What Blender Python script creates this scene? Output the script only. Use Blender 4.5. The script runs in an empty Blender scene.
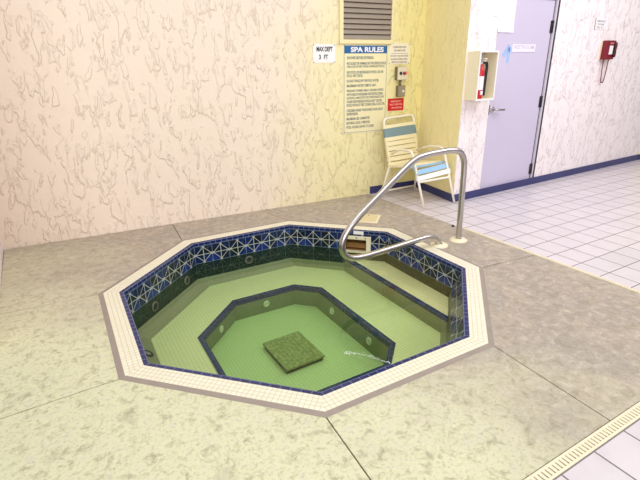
import bpy, bmesh, math, random
from mathutils import Vector, Matrix, Quaternion
random.seed(7)
SC = bpy.context.scene
COL = SC.collection
PI = math.pi
R = math.radians

# ------------------------------------------------------------------ camera
cam_d = bpy.data.cameras.new('camera')
cam = bpy.data.objects.new('camera', cam_d); COL.objects.link(cam)
F_PX, PITCH, ROLL, YAW = 453.35, 0.363487, -0.01726, R(30)
cam_d.sensor_width = 36.0; cam_d.lens = 36.0 * F_PX / 640.0
cam_d.clip_start = 0.02
right0 = Vector((math.cos(YAW), -math.sin(YAW), 0))
head = Vector((math.sin(YAW), math.cos(YAW), 0))
fwd = head * math.cos(PITCH) + Vector((0, 0, -math.sin(PITCH)))
down0 = -(head * math.sin(PITCH) + Vector((0, 0, math.cos(PITCH))))
rt = right0 * math.cos(ROLL) - down0 * math.sin(ROLL)
dn = right0 * math.sin(ROLL) + down0 * math.cos(ROLL)
M = Matrix.Identity(4)
for i in range(3):
    M[i][0] = rt[i]; M[i][1] = -dn[i]; M[i][2] = -fwd[i]
M.translation = Vector((-1.3353, -2.6143, 1.42))
cam.matrix_world = M
SC.camera = cam

# ------------------------------------------------------------------ world, lamps, exposure
SC.view_settings.view_transform = 'Standard'
SC.view_settings.look = 'None'
SC.view_settings.exposure = -0.06
SC.view_settings.gamma = 1.0
SC.view_settings.use_curve_mapping = False
w = bpy.data.worlds.new('daylight'); SC.world = w; w.use_nodes = True
w.node_tree.nodes['Background'].inputs[0].default_value = (1.0, 0.98, 0.97, 1)
w.node_tree.nodes['Background'].inputs[1].default_value = 0.36


def area(name, loc, target, sx, sy, power, col):
    d = bpy.data.lights.new(name, 'AREA'); d.shape = 'RECTANGLE'; d.size = sx; d.size_y = sy
    d.energy = power; d.color = col
    o = bpy.data.objects.new(name, d); COL.objects.link(o); o.location = loc
    o.rotation_euler = (Vector(target) - Vector(loc)).to_track_quat('-Z', 'Y').to_euler()
    return o


area('unseen_overhead_light', (0.2, -0.9, 3.5), (0.2, -0.9, 0), 5.0, 2.6, 100, (1.0, 0.985, 0.97))  # unseen overhead panel added for soft top light, no fixture built
area('unseen_overhead_light', (4.2, -1.7, 3.3), (4.4, -0.2, 0.4), 2.8, 2.0, 85, (1.0, 0.97, 1.0))  # unseen lamp added to brighten the door wall
area('front_fill_light', (-2.4, -6.0, 2.2), (0.8, 0.8, 0.6), 4.0, 2.2, 215, (1.0, 0.98, 0.97))  # unseen area lamp added behind the camera as front fill


# ------------------------------------------------------------------ helpers
def lin(c):
    out = []
    for v in c[:3]:
        v = v / 255.0
        out.append(v / 12.92 if v <= 0.04045 else ((v + 0.055) / 1.055) ** 2.4)
    return (*out, 1.0)


def tag(o, label=None, cat=None, group=None, kind=None):
    if label: o['label'] = label
    if cat: o['category'] = cat
    if group: o['group'] = group
    if kind: o['kind'] = kind
    return o


def empty(name, loc=(0, 0, 0), rz=0.0, label=None, cat=None, group=None, kind=None):
    o = bpy.data.objects.new(name, None); COL.objects.link(o)
    o.empty_display_size = 0.1
    o.location = loc; o.rotation_euler = (0, 0, rz)
    return tag(o, label, cat, group, kind)


class MB:
    """collects shapes for one mesh"""
    def __init__(self):
        self.bm = bmesh.new(); self.uv = self.bm.loops.layers.uv.new('UVMap')
        self.smooth = False

    def poly(self, pts, uvs=None, mat=0):
        vs = [self.bm.verts.new(p) for p in pts]
        f = self.bm.faces.new(vs); f.material_index = mat
        if uvs:
            for l, u in zip(f.loops, uvs): l[self.uv].uv = u
        return f

    def box(self, lo, hi, bev=0.0, mat=0):
        t = bmesh.new()
        bmesh.ops.create_cube(t, size=1.0)
        for v in t.verts:
            v.co = Vector([lo[i] + (v.co[i] + 0.5) * (hi[i] - lo[i]) for i in range(3)])
        if bev:
            bmesh.ops.bevel(t, geom=list(t.edges), offset=bev, segments=2, affect='EDGES', profile=0.7)
        for f in t.faces: f.material_index = mat
        self.merge(t); return self

    def merge(self, t):
        me = bpy.data.meshes.new('tmp'); t.to_mesh(me); t.free()
        self.bm.from_mesh(me); bpy.data.meshes.remove(me)

    def tube(self, pts, r, seg=14, closed=False, caps=True, mat=0):
        pts = [Vector(p) for p in pts]; n = len(pts)
        rr = r if isinstance(r, (list, tuple)) else [r] * n
        rings = []; up = None
        for i, p in enumerate(pts):
            a = pts[i - 1] if (i > 0 or closed) else p
            b = pts[(i + 1) % n] if (i < n - 1 or closed) else p
            t = (b - a).normalized()
            if up is None:
                up = Vector((0, 0, 1)) if abs(t.z) < 0.9 else Vector((0, 1, 0))
            x = up - t * up.dot(t)
            if x.length < 1e-5: x = t.orthogonal()
            x.normalize(); up = x; y = t.cross(x)
            rings.append([self.bm.verts.new(p + (x * math.cos(k * 2 * PI / seg) + y * math.sin(k * 2 * PI / seg)) * rr[i]) for k in range(seg)])
        m = n if closed else n - 1
        for i in range(m):
            A, B = rings[i], rings[(i + 1) % n]
            for k in range(seg):
                f = self.bm.faces.new((A[k], A[(k + 1) % seg], B[(k + 1) % seg], B[k])); f.smooth = True; f.material_index = mat
        if caps and not closed:
            self.bm.faces.new(rings[0][::-1]).material_index = mat; self.bm.faces.new(rings[-1]).material_index = mat
        return self

    def lathe(self, prof, seg=24, mtx=None, mat=0, smooth=True):
        """prof: list of (radius, z); revolved round z, then moved by mtx"""
        mtx = mtx or Matrix.Identity(4); rings = []
        for (r, z) in prof:
            if r < 1e-6: rings.append([self.bm.verts.new(mtx @ Vector((0, 0, z)))])
            else: rings.append([self.bm.verts.new(mtx @ Vector((r * math.cos(k * 2 * PI / seg), r * math.sin(k * 2 * PI / seg), z))) for k in range(seg)])
        for A, B in zip(rings, rings[1:]):
            for k in range(seg):
                q = (k + 1) % seg
                if len(A) == 1 and len(B) == 1: continue
                vs = (A[0], B[q], B[k]) if len(A) == 1 else ((A[k], A[q], B[0]) if len(B) == 1 else (A[k], A[q], B[q], B[k]))
                f = self.bm.faces.new(vs); f.smooth = smooth; f.material_index = mat
        return self

    def build(self, name, mat, parent=None, loc=None, rz=None, recalc=True):
        if recalc: bmesh.ops.recalc_face_normals(self.bm, faces=list(self.bm.faces))
        me = bpy.data.meshes.new(name); self.bm.to_mesh(me); self.bm.free()
        for m in (mat if isinstance(mat, (list, tuple)) else [mat]): me.materials.append(m)
        o = bpy.data.objects.new(name, me); COL.objects.link(o)
        if parent is not None: o.parent = parent
        if loc is not None: o.location = loc
        if rz is not None: o.rotation_euler = (0, 0, rz)
        return o


def smooth_path(pts, n=8, closed=False):
    pts = [Vector(p) for p in pts]; out = []; N = len(pts)
    rng = range(N if closed else N - 1)
    for i in rng:
        p0 = pts[(i - 1) % N] if (closed or i > 0) else pts[i] * 2 - pts[i + 1]
        p1, p2 = pts[i], pts[(i + 1) % N]
        p3 = pts[(i + 2) % N] if (closed or i + 2 < N) else p2 * 2 - p1
        for k in range(n):
            t = k / n
            out.append(0.5 * ((2 * p1) + (p2 - p0) * t + (2 * p0 - 5 * p1 + 4 * p2 - p3) * t * t + (3 * p1 - p0 - 3 * p2 + p3) * t ** 3))
    if not closed: out.append(pts[-1])
    return out


def round_path(pts, rad, n=6, closed=False):
    """polyline with rounded corners"""
    pts = [Vector(p) for p in pts]; N = len(pts); out = []
    for i, p in enumerate(pts):
        if not closed and i in (0, N - 1): out.append(p); continue
        a, b = pts[i - 1], pts[(i + 1) % N]
        da, db = (a - p), (b - p)
        d = min(rad, da.length * 0.49, db.length * 0.49)
        s, e = p + da.normalized() * d, p + db.normalized() * d
        for k in range(n + 1):
            t = k / n
            out.append(s * (1 - t) ** 2 + p * 2 * t * (1 - t) + e * t * t)
    return out


def letters(name, lines, mat, parent, y=-0.004):
    """lines: (text, x0, x1, z_low, z_high, weight); flat-fronted lettering on a board facing -y, a mesh per line"""
    for (txt, x0, x1, z0, z1, wgt) in lines:
        cu = bpy.data.curves.new('t', 'FONT'); cu.body = txt; cu.size = 1.0; cu.extrude = 0.02; cu.offset = wgt
        cu.resolution_u = 3
        ob = bpy.data.objects.new('t', cu); COL.objects.link(ob)
        dg = bpy.context.evaluated_depsgraph_get(); dg.update()
        me = bpy.data.meshes.new_from_object(ob.evaluated_get(dg)); me.name = name
        xs = [v.co.x for v in me.vertices]; ys = [v.co.y for v in me.vertices]
        mx, Mx, my, My = min(xs), max(xs), min(ys), max(ys)
        for v in me.vertices:
            v.co = ((v.co.x - mx) / (Mx - mx) * (x1 - x0) + x0, y - v.co.z * 0.03, (v.co.y - my) / (My - my) * (z1 - z0) + z0)
        bpy.data.objects.remove(ob); bpy.data.curves.remove(cu)
        me.materials.clear(); me.materials.append(mat)
        o = bpy.data.objects.new(name, me); COL.objects.link(o); o.parent = parent


# ------------------------------------------------------------------ materials
class NT:
    def __init__(self, name):
        self.m = bpy.data.materials.new(name); self.m.use_nodes = True
        self.t = self.m.node_tree; self.n = self.t.nodes; self.b = self.n['Principled BSDF']

    def new(self, typ, **kw):
        x = self.n.new(typ)
        for k, v in kw.items(): setattr(x, k, v)
        return x

    def link(self, a, b): self.t.links.new(a, b)

    def setin(self, sock, v):
        if hasattr(v, 'is_output') or isinstance(v, bpy.types.NodeSocket): self.link(v, sock)
        else: sock.default_value = v

    def math(self, op, a, b=0.0, c=0.0, clamp=False):
        x = self.new('ShaderNodeMath', operation=op, use_clamp=clamp)
        self.setin(x.inputs[0], a); self.setin(x.inputs[1], b)
        if op in ('MULTIPLY_ADD', 'COMPARE', 'SMOOTH_MIN', 'SMOOTH_MAX'): self.setin(x.inputs[2], c)
        return x.outputs[0]

    def ramp(self, v, a, b, lo=0.0, hi=1.0):
        x = self.new('ShaderNodeMapRange', interpolation_type='SMOOTHSTEP')
        self.setin(x.inputs[0], v); x.inputs[1].default_value = a; x.inputs[2].default_value = b
        x.inputs[3].default_value = lo; x.inputs[4].default_value = hi
        return x.outputs[0]

    def mix(self, f, a, b):
        x = self.new('ShaderNodeMix', data_type='RGBA')
        self.setin(x.inputs[0], f); self.setin(x.inputs[6], a); self.setin(x.inputs[7], b)
        return x.outputs[2]

    def noise(self, vec, scale, detail=4.0, rough=0.55, dist=0.0, out=0):
        x = self.new('ShaderNodeTexNoise'); x.inputs['Scale'].default_value = scale
        x.inputs['Detail'].default_value = detail; x.inputs['Roughness'].default_value = rough
        x.inputs['Distortion'].default_value = dist
        if vec is not None: self.link(vec, x.inputs['Vector'])
        return x.outputs[out]

    def coords(self, which='Object'):
        return self.new('ShaderNodeTexCoord').outputs[which]

    def uv(self):
        u = self.new('ShaderNodeUVMap'); u.uv_map = 'UVMap'
        s = self.new('ShaderNodeSeparateXYZ'); self.link(u.outputs[0], s.inputs[0])
        return u.outputs[0], s.outputs[0], s.outputs[1]

    def bump(self, h, strength=0.3, dist=0.01):
        x = self.new('ShaderNodeBump'); x.inputs['Strength'].default_value = strength; x.inputs['Distance'].default_value = dist
        self.link(h, x.inputs['Height']); self.link(x.outputs[0], self.b.inputs['Normal'])
        return x

    def out(self, col, rough=0.5, metal=0.0, spec=0.5):
        self.setin(self.b.inputs['Base Color'], col); self.setin(self.b.inputs['Roughness'], rough)
        self.b.inputs['Metallic'].default_value = metal
        self.b.inputs['Specular IOR Level'].default_value = spec
        return self.m

    def grid(self, u, v, su, sv, g):
        """1 on the joints of a su x sv grid with joint width g; also a random value per tile"""
        fu = self.math('FLOORED_MODULO', u, su); fv = self.math('FLOORED_MODULO', v, sv)
        du = self.math('MINIMUM', fu, self.math('SUBTRACT', su, fu)); dv = self.math('MINIMUM', fv, self.math('SUBTRACT', sv, fv))
        d = self.math('MINIMUM', du, dv)
        mask = self.ramp(d, g * 0.35, g * 0.65, 1.0, 0.0)
        cu = self.math('FLOOR', self.math('DIVIDE', u, su)); cv = self.math('FLOOR', self.math('DIVIDE', v, sv))
        cmb = self.new('ShaderNodeCombineXYZ'); self.link(cu, cmb.inputs[0]); self.link(cv, cmb.inputs[1])
        wn = self.new('ShaderNodeTexWhiteNoise', noise_dimensions='3D'); self.link(cmb.outputs[0], wn.inputs[0])
        return mask, wn.outputs[0], fu, fv


def plain(name, rgb, rough=0.5, metal=0.0, var=0.06, scale=14.0, spec=0.5):
    t = NT(name); c = lin(rgb); n = t.noise(t.coords(), scale, 3.0)
    d = tuple(x * (1 - var) for x in c[:3]) + (1,); e = tuple(min(1, x * (1 + var)) for x in c[:3]) + (1,)
    return t.out(t.mix(n, d, e), rough, metal, spec)


def stucco(name, kind):
    t = NT(name); co = t.coords()
    def stretched(ang, sc):
        mp = t.new('ShaderNodeMapping'); t.link(co, mp.inputs[0])
        mp.inputs['Rotation'].default_value = (0, R(ang), 0); mp.inputs['Scale'].default_value = sc
        return mp.outputs[0]
    n1 = t.noise(stretched(-28, (2.3, 1.2, 0.85)), 4.6, 3.5, 0.58, 0.35); n2 = t.noise(stretched(20, (1.9, 1.2, 0.9)), 6.5, 3.0, 0.55, 0.3); n3 = t.noise(co, 30.0, 4.0)
    # trowel strokes: raised islands with a sharp lip, over a gently uneven coat
    s1 = t.ramp(n1, 0.545, 0.60); s2 = t.ramp(n2, 0.56, 0.62); soft = t.noise(co, 6.0, 3.0)
    h = t.math('ADD', t.math('MAXIMUM', s1, t.math('MULTIPLY', s2, 0.8)), t.math('MULTIPLY', soft, 0.9))
    h = t.math('ADD', h, t.math('MULTIPLY', n3, 0.22))
    def lip(n, c, w_): return t.ramp(t.math('ABSOLUTE', t.math('SUBTRACT', n, c)), 0.0, w_, 1.0, 0.0)
    gate = t.ramp(t.noise(co, 5.1, 2.0), 0.47, 0.58)
    line = t.math('MULTIPLY', t.math('MAXIMUM', lip(n1, .552, .012), lip(n2, .568, .012)), gate)
    if kind == 'back':
        base = lin((243, 226, 210)); yel = lin((240, 229, 178)); deep = lin((240, 228, 162))
        sx = t.new('ShaderNodeSeparateXYZ'); t.link(co, sx.inputs[0])
        wob = t.math('MULTIPLY', t.math('SUBTRACT', t.noise(co, 2.2, 3.0), 0.5), 0.7)
        x = t.math('ADD', t.math('SUBTRACT', sx.outputs[0], t.math('MULTIPLY', sx.outputs[2], 0.22)), wob)
        m1 = t.ramp(x, 2.0, 3.3); m2 = t.ramp(t.math('ADD', sx.outputs[0], t.math('MULTIPLY', wob, 0.3)), 3.85, 4.15)
        col = t.mix(m2, t.mix(m1, base, yel), deep); groove = lin((190, 160, 118)); ga = t.math('MULTIPLY_ADD', m1, -0.24, 0.42)
    elif kind == 'yellow':
        col = t.mix(t.noise(co, 1.5), lin((250, 239, 184)), lin((246, 232, 176))); groove = lin((196, 168, 96)); ga = 0.25
    else:
        col = t.mix(t.noise(co, 1.2), lin((250, 240, 241)), lin((247, 235, 236))); groove = lin((176, 158, 154)); ga = 0.52
    col = t.mix(t.math('MULTIPLY', line, ga), col, groove)
    t.out(col, 0.85, 0, 0.2)
    t.bump(h, 0.75 if kind != 'yellow' else 0.35, 0.012)
    return t.m


def mosaic(name, tile, tile2, grout, su=0.0254, sv=0.0254, g=0.0035, rough=0.3, gmix=1.0, bump=0.25):
    t = NT(name); _, u, v = t.uv()
    mask, rnd, fu, fv = t.grid(u, v, su, sv, g)
    col = t.mix(rnd, lin(tile), lin(tile2))
    col = t.mix(t.math('MULTIPLY', mask, gmix), col, lin(grout))
    t.out(col, t.math('ADD', t.math('MULTIPLY', mask, 0.4), rough))
    t.bump(t.math('SUBTRACT', 1.0, mask), bump, 0.002)
    return t.m


def deco_tile(name):
    t = NT(name); uvv, u, v = t.uv(); s = 0.1585
    mask, rnd, fu, fv = t.grid(u, v, s, s, 0.004)
    x = t.math('SUBTRACT', t.math('DIVIDE', fu, s), 0.5); y = t.math('SUBTRACT', t.math('DIVIDE', fv, s), 0.5)
    ax = t.math('ABSOLUTE', x); ay = t.math('ABSOLUTE', y)
    dsum = t.math('ADD', ax, ay)
    dm = t.math('ABSOLUTE', t.math('SUBTRACT', dsum, 0.44))                        # diamond
    def ln(d, w_=0.018): return t.ramp(d, w_ * 0.5, w_ * 1.3, 1.0, 0.0)
    lines = t.math('MAXIMUM', t.math('MAXIMUM', ln(ax), ln(ay)), ln(dm, 0.022))
    ex = t.math('SUBTRACT', 0.5, ax); ey = t.math('SUBTRACT', 0.5, ay)
    ro1 = t.ramp(t.math('MAXIMUM', ex, ay), 0.06, 0.085, 1.0, 0.0); ro2 = t.ramp(t.math('MAXIMUM', ax, ey), 0.06, 0.085, 1.0, 0.0)
    lines = t.math('MAXIMUM', lines, t.math('MULTIPLY', t.math('MAXIMUM', ro1, ro2), 0.7))
    inner = t.ramp(dsum, 0.42, 0.46, 1.0, 0.0)
    cell, rr, _, _ = t.grid(t.math('ADD', u, 0.0001), v, s / 2, s / 2, 0.0005)
    n = t.noise(uvv, 24.0, 4.0, 0.6); n2 = t.noise(uvv, 5.0, 3.0)
    shade = t.math('ADD', t.math('MULTIPLY', rr, 0.5), t.math('MULTIPLY', n2, 0.6))
    navy = t.mix(t.ramp(shade, 0.3, 0.85), lin((11, 14, 40)), lin((22, 42, 112)))
    navy = t.mix(t.math('MULTIPLY', t.ramp(n, 0.56, 0.76), 0.6), navy, lin((92, 142, 214)))
    navy = t.mix(t.math('MULTIPLY', inner, t.ramp(n2, 0.3, 0.62, .92, .45)), navy, lin((10, 12, 26)))
    col = t.mix(t.math('MULTIPLY', lines, .85), navy, lin((206, 208, 194)))
    col = t.mix(t.math('MULTIPLY', mask, .7), col, lin((140, 150, 160)))
    t.out(col, 0.16); t.bump(t.math('SUBTRACT', 1.0, mask), 0.2, 0.002)
    return t.m


def deck_mat(name):
    t = NT(name); co = t.coords()
    a = t.noise(co, 1.0, 5.0, 0.6, 0.6); b = t.noise(co, 4.2, 6.0, 0.65, 0.8); c = t.noise(co, 17.0, 7.0, 0.72, 0.6); d = t.noise(co, 60.0, 4.0, 0.7)
    sx = t.new('ShaderNodeSeparateXYZ'); t.link(co, sx.inputs[0])
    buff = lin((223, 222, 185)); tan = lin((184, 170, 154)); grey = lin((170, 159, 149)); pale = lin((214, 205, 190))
    f = t.math('ADD', t.math('MULTIPLY', sx.outputs[1], 0.18), t.math('MULTIPLY', sx.outputs[0], 0.30))  # colour cast of the light painted in: pale yellow front left, greyer right
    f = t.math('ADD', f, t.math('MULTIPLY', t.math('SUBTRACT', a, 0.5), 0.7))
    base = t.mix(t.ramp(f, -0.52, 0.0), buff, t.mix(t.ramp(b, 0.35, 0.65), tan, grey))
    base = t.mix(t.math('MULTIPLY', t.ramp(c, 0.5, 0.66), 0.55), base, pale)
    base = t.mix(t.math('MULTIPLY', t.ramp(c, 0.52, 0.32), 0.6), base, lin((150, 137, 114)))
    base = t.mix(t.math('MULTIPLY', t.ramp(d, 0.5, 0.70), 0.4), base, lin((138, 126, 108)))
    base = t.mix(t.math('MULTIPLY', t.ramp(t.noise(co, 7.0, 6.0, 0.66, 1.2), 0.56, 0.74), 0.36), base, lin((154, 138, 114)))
    t.out(base, 0.62, 0, 0.35)
    t.bump(t.math('ADD', t.math('MULTIPLY', b, 0.5), t.math('MULTIPLY', c, 0.6)), 0.5, 0.01)
    return t.m


def floor_tile(name):
    t = NT(name); uvv, u, v = t.uv()
    mask, rnd, fu, fv = t.grid(u, v, 0.2085, 0.2085, 0.0075)
    n = t.noise(uvv, 7.0, 4.0)
    col = t.mix(rnd, lin((222, 213, 218)), lin((214, 206, 211)))
    col = t.mix(t.math('MULTIPLY', t.ramp(n, 0.45, 0.75), 0.35), col, lin((203, 194, 197)))
    col = t.mix(mask, col, lin((126, 114, 116)))
    t.out(col, t.math('ADD', t.math('MULTIPLY', mask, 0.4), 0.3))
    t.bump(t.math('SUBTRACT', 1.0, mask), 0.3, 0.003)
    return t.m


def water_mat(name):
    t = NT(name); n = t.n; n.remove(t.b)
    out = n['Material Output']
    tr = t.new('ShaderNodeBsdfTransparent'); gl = t.new('ShaderNodeBsdfGlossy'); gl.inputs['Roughness'].default_value = 0.03
    geo = t.new('ShaderNodeNewGeometry')
    dot = t.new('ShaderNodeVectorMath', operation='DOT_PRODUCT')
    t.link(geo.outputs['Normal'], dot.inputs[0]); t.link(geo.outputs['Incoming'], dot.inputs[1])
    c = t.math('SUBTRACT', 1.0, t.math('ABSOLUTE', dot.outputs['Value']), clamp=True)
    fr = t.math('ADD', 0.02, t.math('MULTIPLY', t.math('POWER', c, 5.0), 0.98), clamp=True)
    mx = t.new('ShaderNodeMixShader'); t.link(fr, mx.inputs[0]); t.link(tr.outputs[0], mx.inputs[1]); t.link(gl.outputs[0], mx.inputs[2])
    bp = t.new('ShaderNodeBump'); bp.inputs['Strength'].default_value = 0.05; bp.inputs['Distance'].default_value = 0.01
    t.link(t.noise(t.coords(), 5.0, 2.0), bp.inputs['Height']); t.link(bp.outputs[0], gl.inputs['Normal'])
    t.link(mx.outputs[0], out.inputs['Surface'])
    va = t.new('ShaderNodeVolumeAbsorption'); va.inputs['Color'].default_value = (0.0, 0.66, 0.12, 1); va.inputs['Density'].default_value = 0.78
    t.link(va.outputs[0], out.inputs['Volume'])
    return t.m


def steel_mat(name):
    t = NT(name); co = t.coords()
    n = t.noise(co, 60.0, 3.0)
    return t.out(t.mix(n, lin((196, 190, 186)), lin((204, 199, 195))), 0.3, 1.0)


def grate_mat(name):
    t = NT(name); n = t.noise(t.coords(), 38.0, 5.0, 0.65)
    n2 = t.noise(t.coords(), 12.0, 3.0)
    c = t.mix(t.ramp(n, 0.38, 0.66), lin((158, 148, 90)), lin((204, 192, 130)))
    t.out(t.mix(t.math('MULTIPLY', n2, 0.5), c, lin((150, 140, 84))), 0.7); t.bump(n, 0.4, 0.004)
    return t.m


STUCCO = stucco('cream_stucco', 'back'); STUCCO_Y = stucco('yellow_stucco', 'yellow'); STUCCO_W = stucco('white_stucco', 'white')
DECK = deck_mat('mottled_deck_light_cast'); JOINT = plain('deck_joint', (92, 78, 66), 0.9); SEALANT = plain('deck_sealant', (158, 145, 135), 0.75, var=0.14)
COPING = mosaic('cream_coping_mosaic', (243, 238, 216), (238, 231, 206), (206, 198, 174), g=0.003)
POOLMOS = mosaic('cream_pool_mosaic', (246, 234, 182), (242, 229, 174), (220, 206, 148), g=0.003)
POOLSHADE = mosaic('shaded_pool_mosaic', (152, 145, 110), (145, 138, 104), (134, 127, 94), g=0.004, gmix=0.4)  # cream mosaic darkened to paint in the shade on upright faces
BLUE = mosaic('cobalt_trim_tile', (12, 24, 84), (18, 34, 104), (118, 128, 158), 0.052, 0.0262, 0.003, 0.18)
NAVY = mosaic('navy_trim_tile', (16, 32, 84), (22, 42, 98), (70, 90, 122), 0.052, 0.0262, 0.002, 0.2)
SHADEMOS = mosaic('deep_shade_pool_mosaic', (92, 84, 44), (84, 78, 40), (74, 68, 38), g=0.004, gmix=0.4)  # cream tile recoloured olive, shade above the step painted in
SUBMERGED = mosaic('submerged_blue_tile', (12, 34, 34), (18, 46, 42), (28, 58, 50), 0.1585, 0.1585, 0.004, 0.25)
DECO = deco_tile('star_pattern_tile')
FLOOR = floor_tile('white_floor_tile')
BASE = mosaic('blue_base_tile', (46, 50, 102), (56, 60, 114), (76, 78, 116), 0.2085, 0.5, 0.003, 0.3, gmix=0.6)
WATER = water_mat('green_water'); STEEL = steel_mat('brushed_steel')
CREAMP = plain('cream_plastic', (240, 230, 200), 0.45); WHITEP = plain('white_plastic', (244, 242, 238), 0.45, var=0.02)
BLACKP = plain('black_plastic', (26, 26, 28), 0.4); GREYP = plain('grey_metal', (150, 140, 118), 0.5); OLIVE = plain('olive_grey_casting', (132, 120, 92), 0.6)
LOUV = plain('taupe_louver', (158, 145, 132), 0.5, var=0.1); DARK = plain('duct_dark', (70, 62, 55), 0.8)
FRAMEY = plain('vent_frame_paint', (240, 226, 176), 0.6, var=0.03)
SIGNC = plain('cream_sign_board', (240, 230, 186), 0.4, var=0.04, scale=4); SIGNW = plain('white_sign_board', (246, 242, 244), 0.4, var=0.02)
SIGNB = plain('blue_sign_ink', (30, 98, 158), 0.4); INK = plain('slate_ink', (104, 116, 118), 0.5); INKB = plain('black_ink', (24, 22, 26), 0.5)
INKG = plain('faded_ink', (172, 168, 172), 0.5); REDS = plain('red_sign_board', (206, 28, 34), 0.4); PALE = plain('pale_red_ink', (248, 190, 180), 0.5)
DOORM = plain('lavender_door_paint', (206, 197, 219), 0.42, var=0.03, scale=2.0); JAMB = plain('door_jamb_paint', (206, 198, 210), 0.5); EDGE = plain('dark_weatherstrip', (60, 56, 66), 0.6)
PAPER = plain('white_paper', (246, 244, 252), 0.7, var=0.01); TAPE = plain('blue_tape', (158, 190, 236), 0.6); PLATE = plain('pale_plate', (238, 232, 246), 0.35, var=0.01)
PLINK = plain('pale_lavender_ink', (208, 200, 216), 0.5)
MAROON = plain('dark_red_plastic', (126, 14, 34), 0.35); MAROON2 = plain('dark_red_cord', (118, 40, 50), 0.5)
RED = plain('extinguisher_red', (200, 24, 44), 0.3); CABW = plain('cabinet_white', (245, 240, 240), 0.5, var=0.02); CABI = plain('cabinet_inside', (200, 190, 178), 0.6)
CABY = plain('cabinet_cream_side', (240, 230, 198), 0.6)
FRAMEC = plain('chair_frame_enamel', (246, 240, 224), 0.35, var=0.02); STRAPC = plain('cream_vinyl_strap', (244, 232, 192), 0.5, var=0.03)
STRAPG = plain('slate_blue_strap', (124, 150, 158), 0.5); STRAPB = plain('light_blue_strap', (150, 194, 230), 0.5); STRAPW = plain('white_vinyl_strap', (248, 248, 248), 0.5, var=0.02)
GRATE = grate_mat('mottled_drain_cover'); FOAM = plain('foam', (240, 248, 240), 0.3, var=0.01)
RUST = plain('rusty_throat', (150, 108, 48), 0.7, var=0.25, scale=9)

# ------------------------------------------------------------------ the octagon
A0 = -128.195 * PI / 180.0 - 0.0     # direction of one corner
A0 = R(156.8)
CR = 1.0 / math.cos(PI / 8)


def octo(apothem):                    # corners A..H, clockwise from the left-hand one
    return [Vector((apothem * CR * math.cos(A0 - k * PI / 4), apothem * CR * math.sin(A0 - k * PI / 4))) for k in range(8)]


def octo_var(aps):                    # an octagon whose edges AB, BC, .. HA have their own apothems
    ns = [A0 - PI / 8 - k * PI / 4 for k in range(8)]; out = []
    for k in range(8):
        a, b = ns[k - 1], ns[k]; p, q = aps[k - 1], aps[k]
        d = math.cos(a) * math.sin(b) - math.sin(a) * math.cos(b)
        out.append(Vector(((p * math.sin(b) - q * math.sin(a)) / d, (math.cos(a) * q - math.cos(b) * p) / d)))
    return out


def clip_x(poly, x):
    out = []
    for i, p in enumerate(poly):
        q = poly[(i + 1) % len(poly)]
        if p.x <= x: out.append(p)
        if (p.x - x) * (q.x - x) < 0:
            t = (x - p.x) / (q.x - p.x); out.append(p + (q - p) * t)
    return out


def v3(p, z): return Vector((p[0], p[1], z))


def ring(mb, P, Q, zp, zq, keep=None, mat=0):
    """quads between loop P (outer/top) and Q (inner/bottom); uv in metres along the edge and across it"""
    n = len(P)
    for i in range(n):
        if keep is not None and i not in keep: continue
        a, b = v3(P[i], zp), v3(P[(i + 1) % n], zp); c, d = v3(Q[(i + 1) % n], zq), v3(Q[i], zq)
        e = (b - a).normalized(); mid = (a + b) / 2
        wdir = ((c + d) / 2 - mid); wdir -= e * wdir.dot(e); wl = wdir.length or 1; wn = wdir / wl
        def uv(p): return ((p - mid).dot(e) + (b - a).length / 2, -(p - mid).dot(wn))
        mb.poly([a, b, c, d], [uv(a), uv(b), uv(c), uv(d)], mat)


def flat(mb, P, z, mat=0):
    mb.poly([v3(p, z) for p in P], [(p[0], p[1]) for p in P], mat)


AP_OUT, AP_IN, AP_W = 1.243, 1.147, 1.118
WL = -0.19
O_out, O_in, O_w, O_seal = octo(AP_OUT), octo(AP_IN), octo(AP_W), octo(1.266)
O_wl = octo_var([AP_W] * 4 + [1.060] + [AP_W] * 3)      # at the waterline
O_zd = octo_var([AP_W] * 4 + [1.040] + [AP_W] * 3)      # under the submerged row
BENCH_AP = [1.025, 1.075, 1.10, 1.085, 1.003, 1.0, 1.0, 1.0]
O_bench = octo_var(BENCH_AP); ZB = -0.41
ZS, XS = -0.285, 0.865               # step level and its nosing line
ZF = -0.60
well_top = clip_x(octo(0.699), 0.478); well_bot = clip_x(octo(0.688), 0.43)

# ------------------------------------------------------------------ setting: floor, walls
tile = MB()
def fquad(x0, y0, x1, y1, ox, oy, z=0.0):
    tile.poly([(x0, y0, z), (x1, y0, z), (x1, y1, z), (x0, y1, z)], [(x - ox, y - oy) for x, y in ((x0, y0), (x1, y0), (x1, y1), (x0, y1))])
fquad(1.828, -6.5, 9.5, 2.2, 1.955, -0.672)
fquad(1.799, 0.15, 1.828, 2.2, 1.955, -0.672)
fquad(-5.0, -6.5, 1.828, -1.967, 0.05, -1.967)
tag(tile.build('floor', FLOOR), kind='structure')

BL_, BR_, TL_ = (2.5, 1.60), (2.37, 0.84), (-1.88, 1.893)
ANG_B = math.atan2(1.60 - 1.893, 2.5 + 1.88); LEN_B = math.hypot(4.38, 0.293)
ANG_D = math.atan2(0.13, 3.86); DOOR_O = (2.37, 0.84, 0)
H = 2.75


def wall(name, p, q, mat, thick=0.12, h=H, z0=-0.02, flip=1):
    L = math.hypot(q[0] - p[0], q[1] - p[1]); a = math.atan2(q[1] - p[1], q[0] - p[0])
    m = MB(); m.box((0, 0 if flip > 0 else -thick, z0), (L, thick if flip > 0 else 0, h))
    return tag(m.build(name, mat, loc=(p[0], p[1], 0), rz=a), kind='structure')


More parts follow.
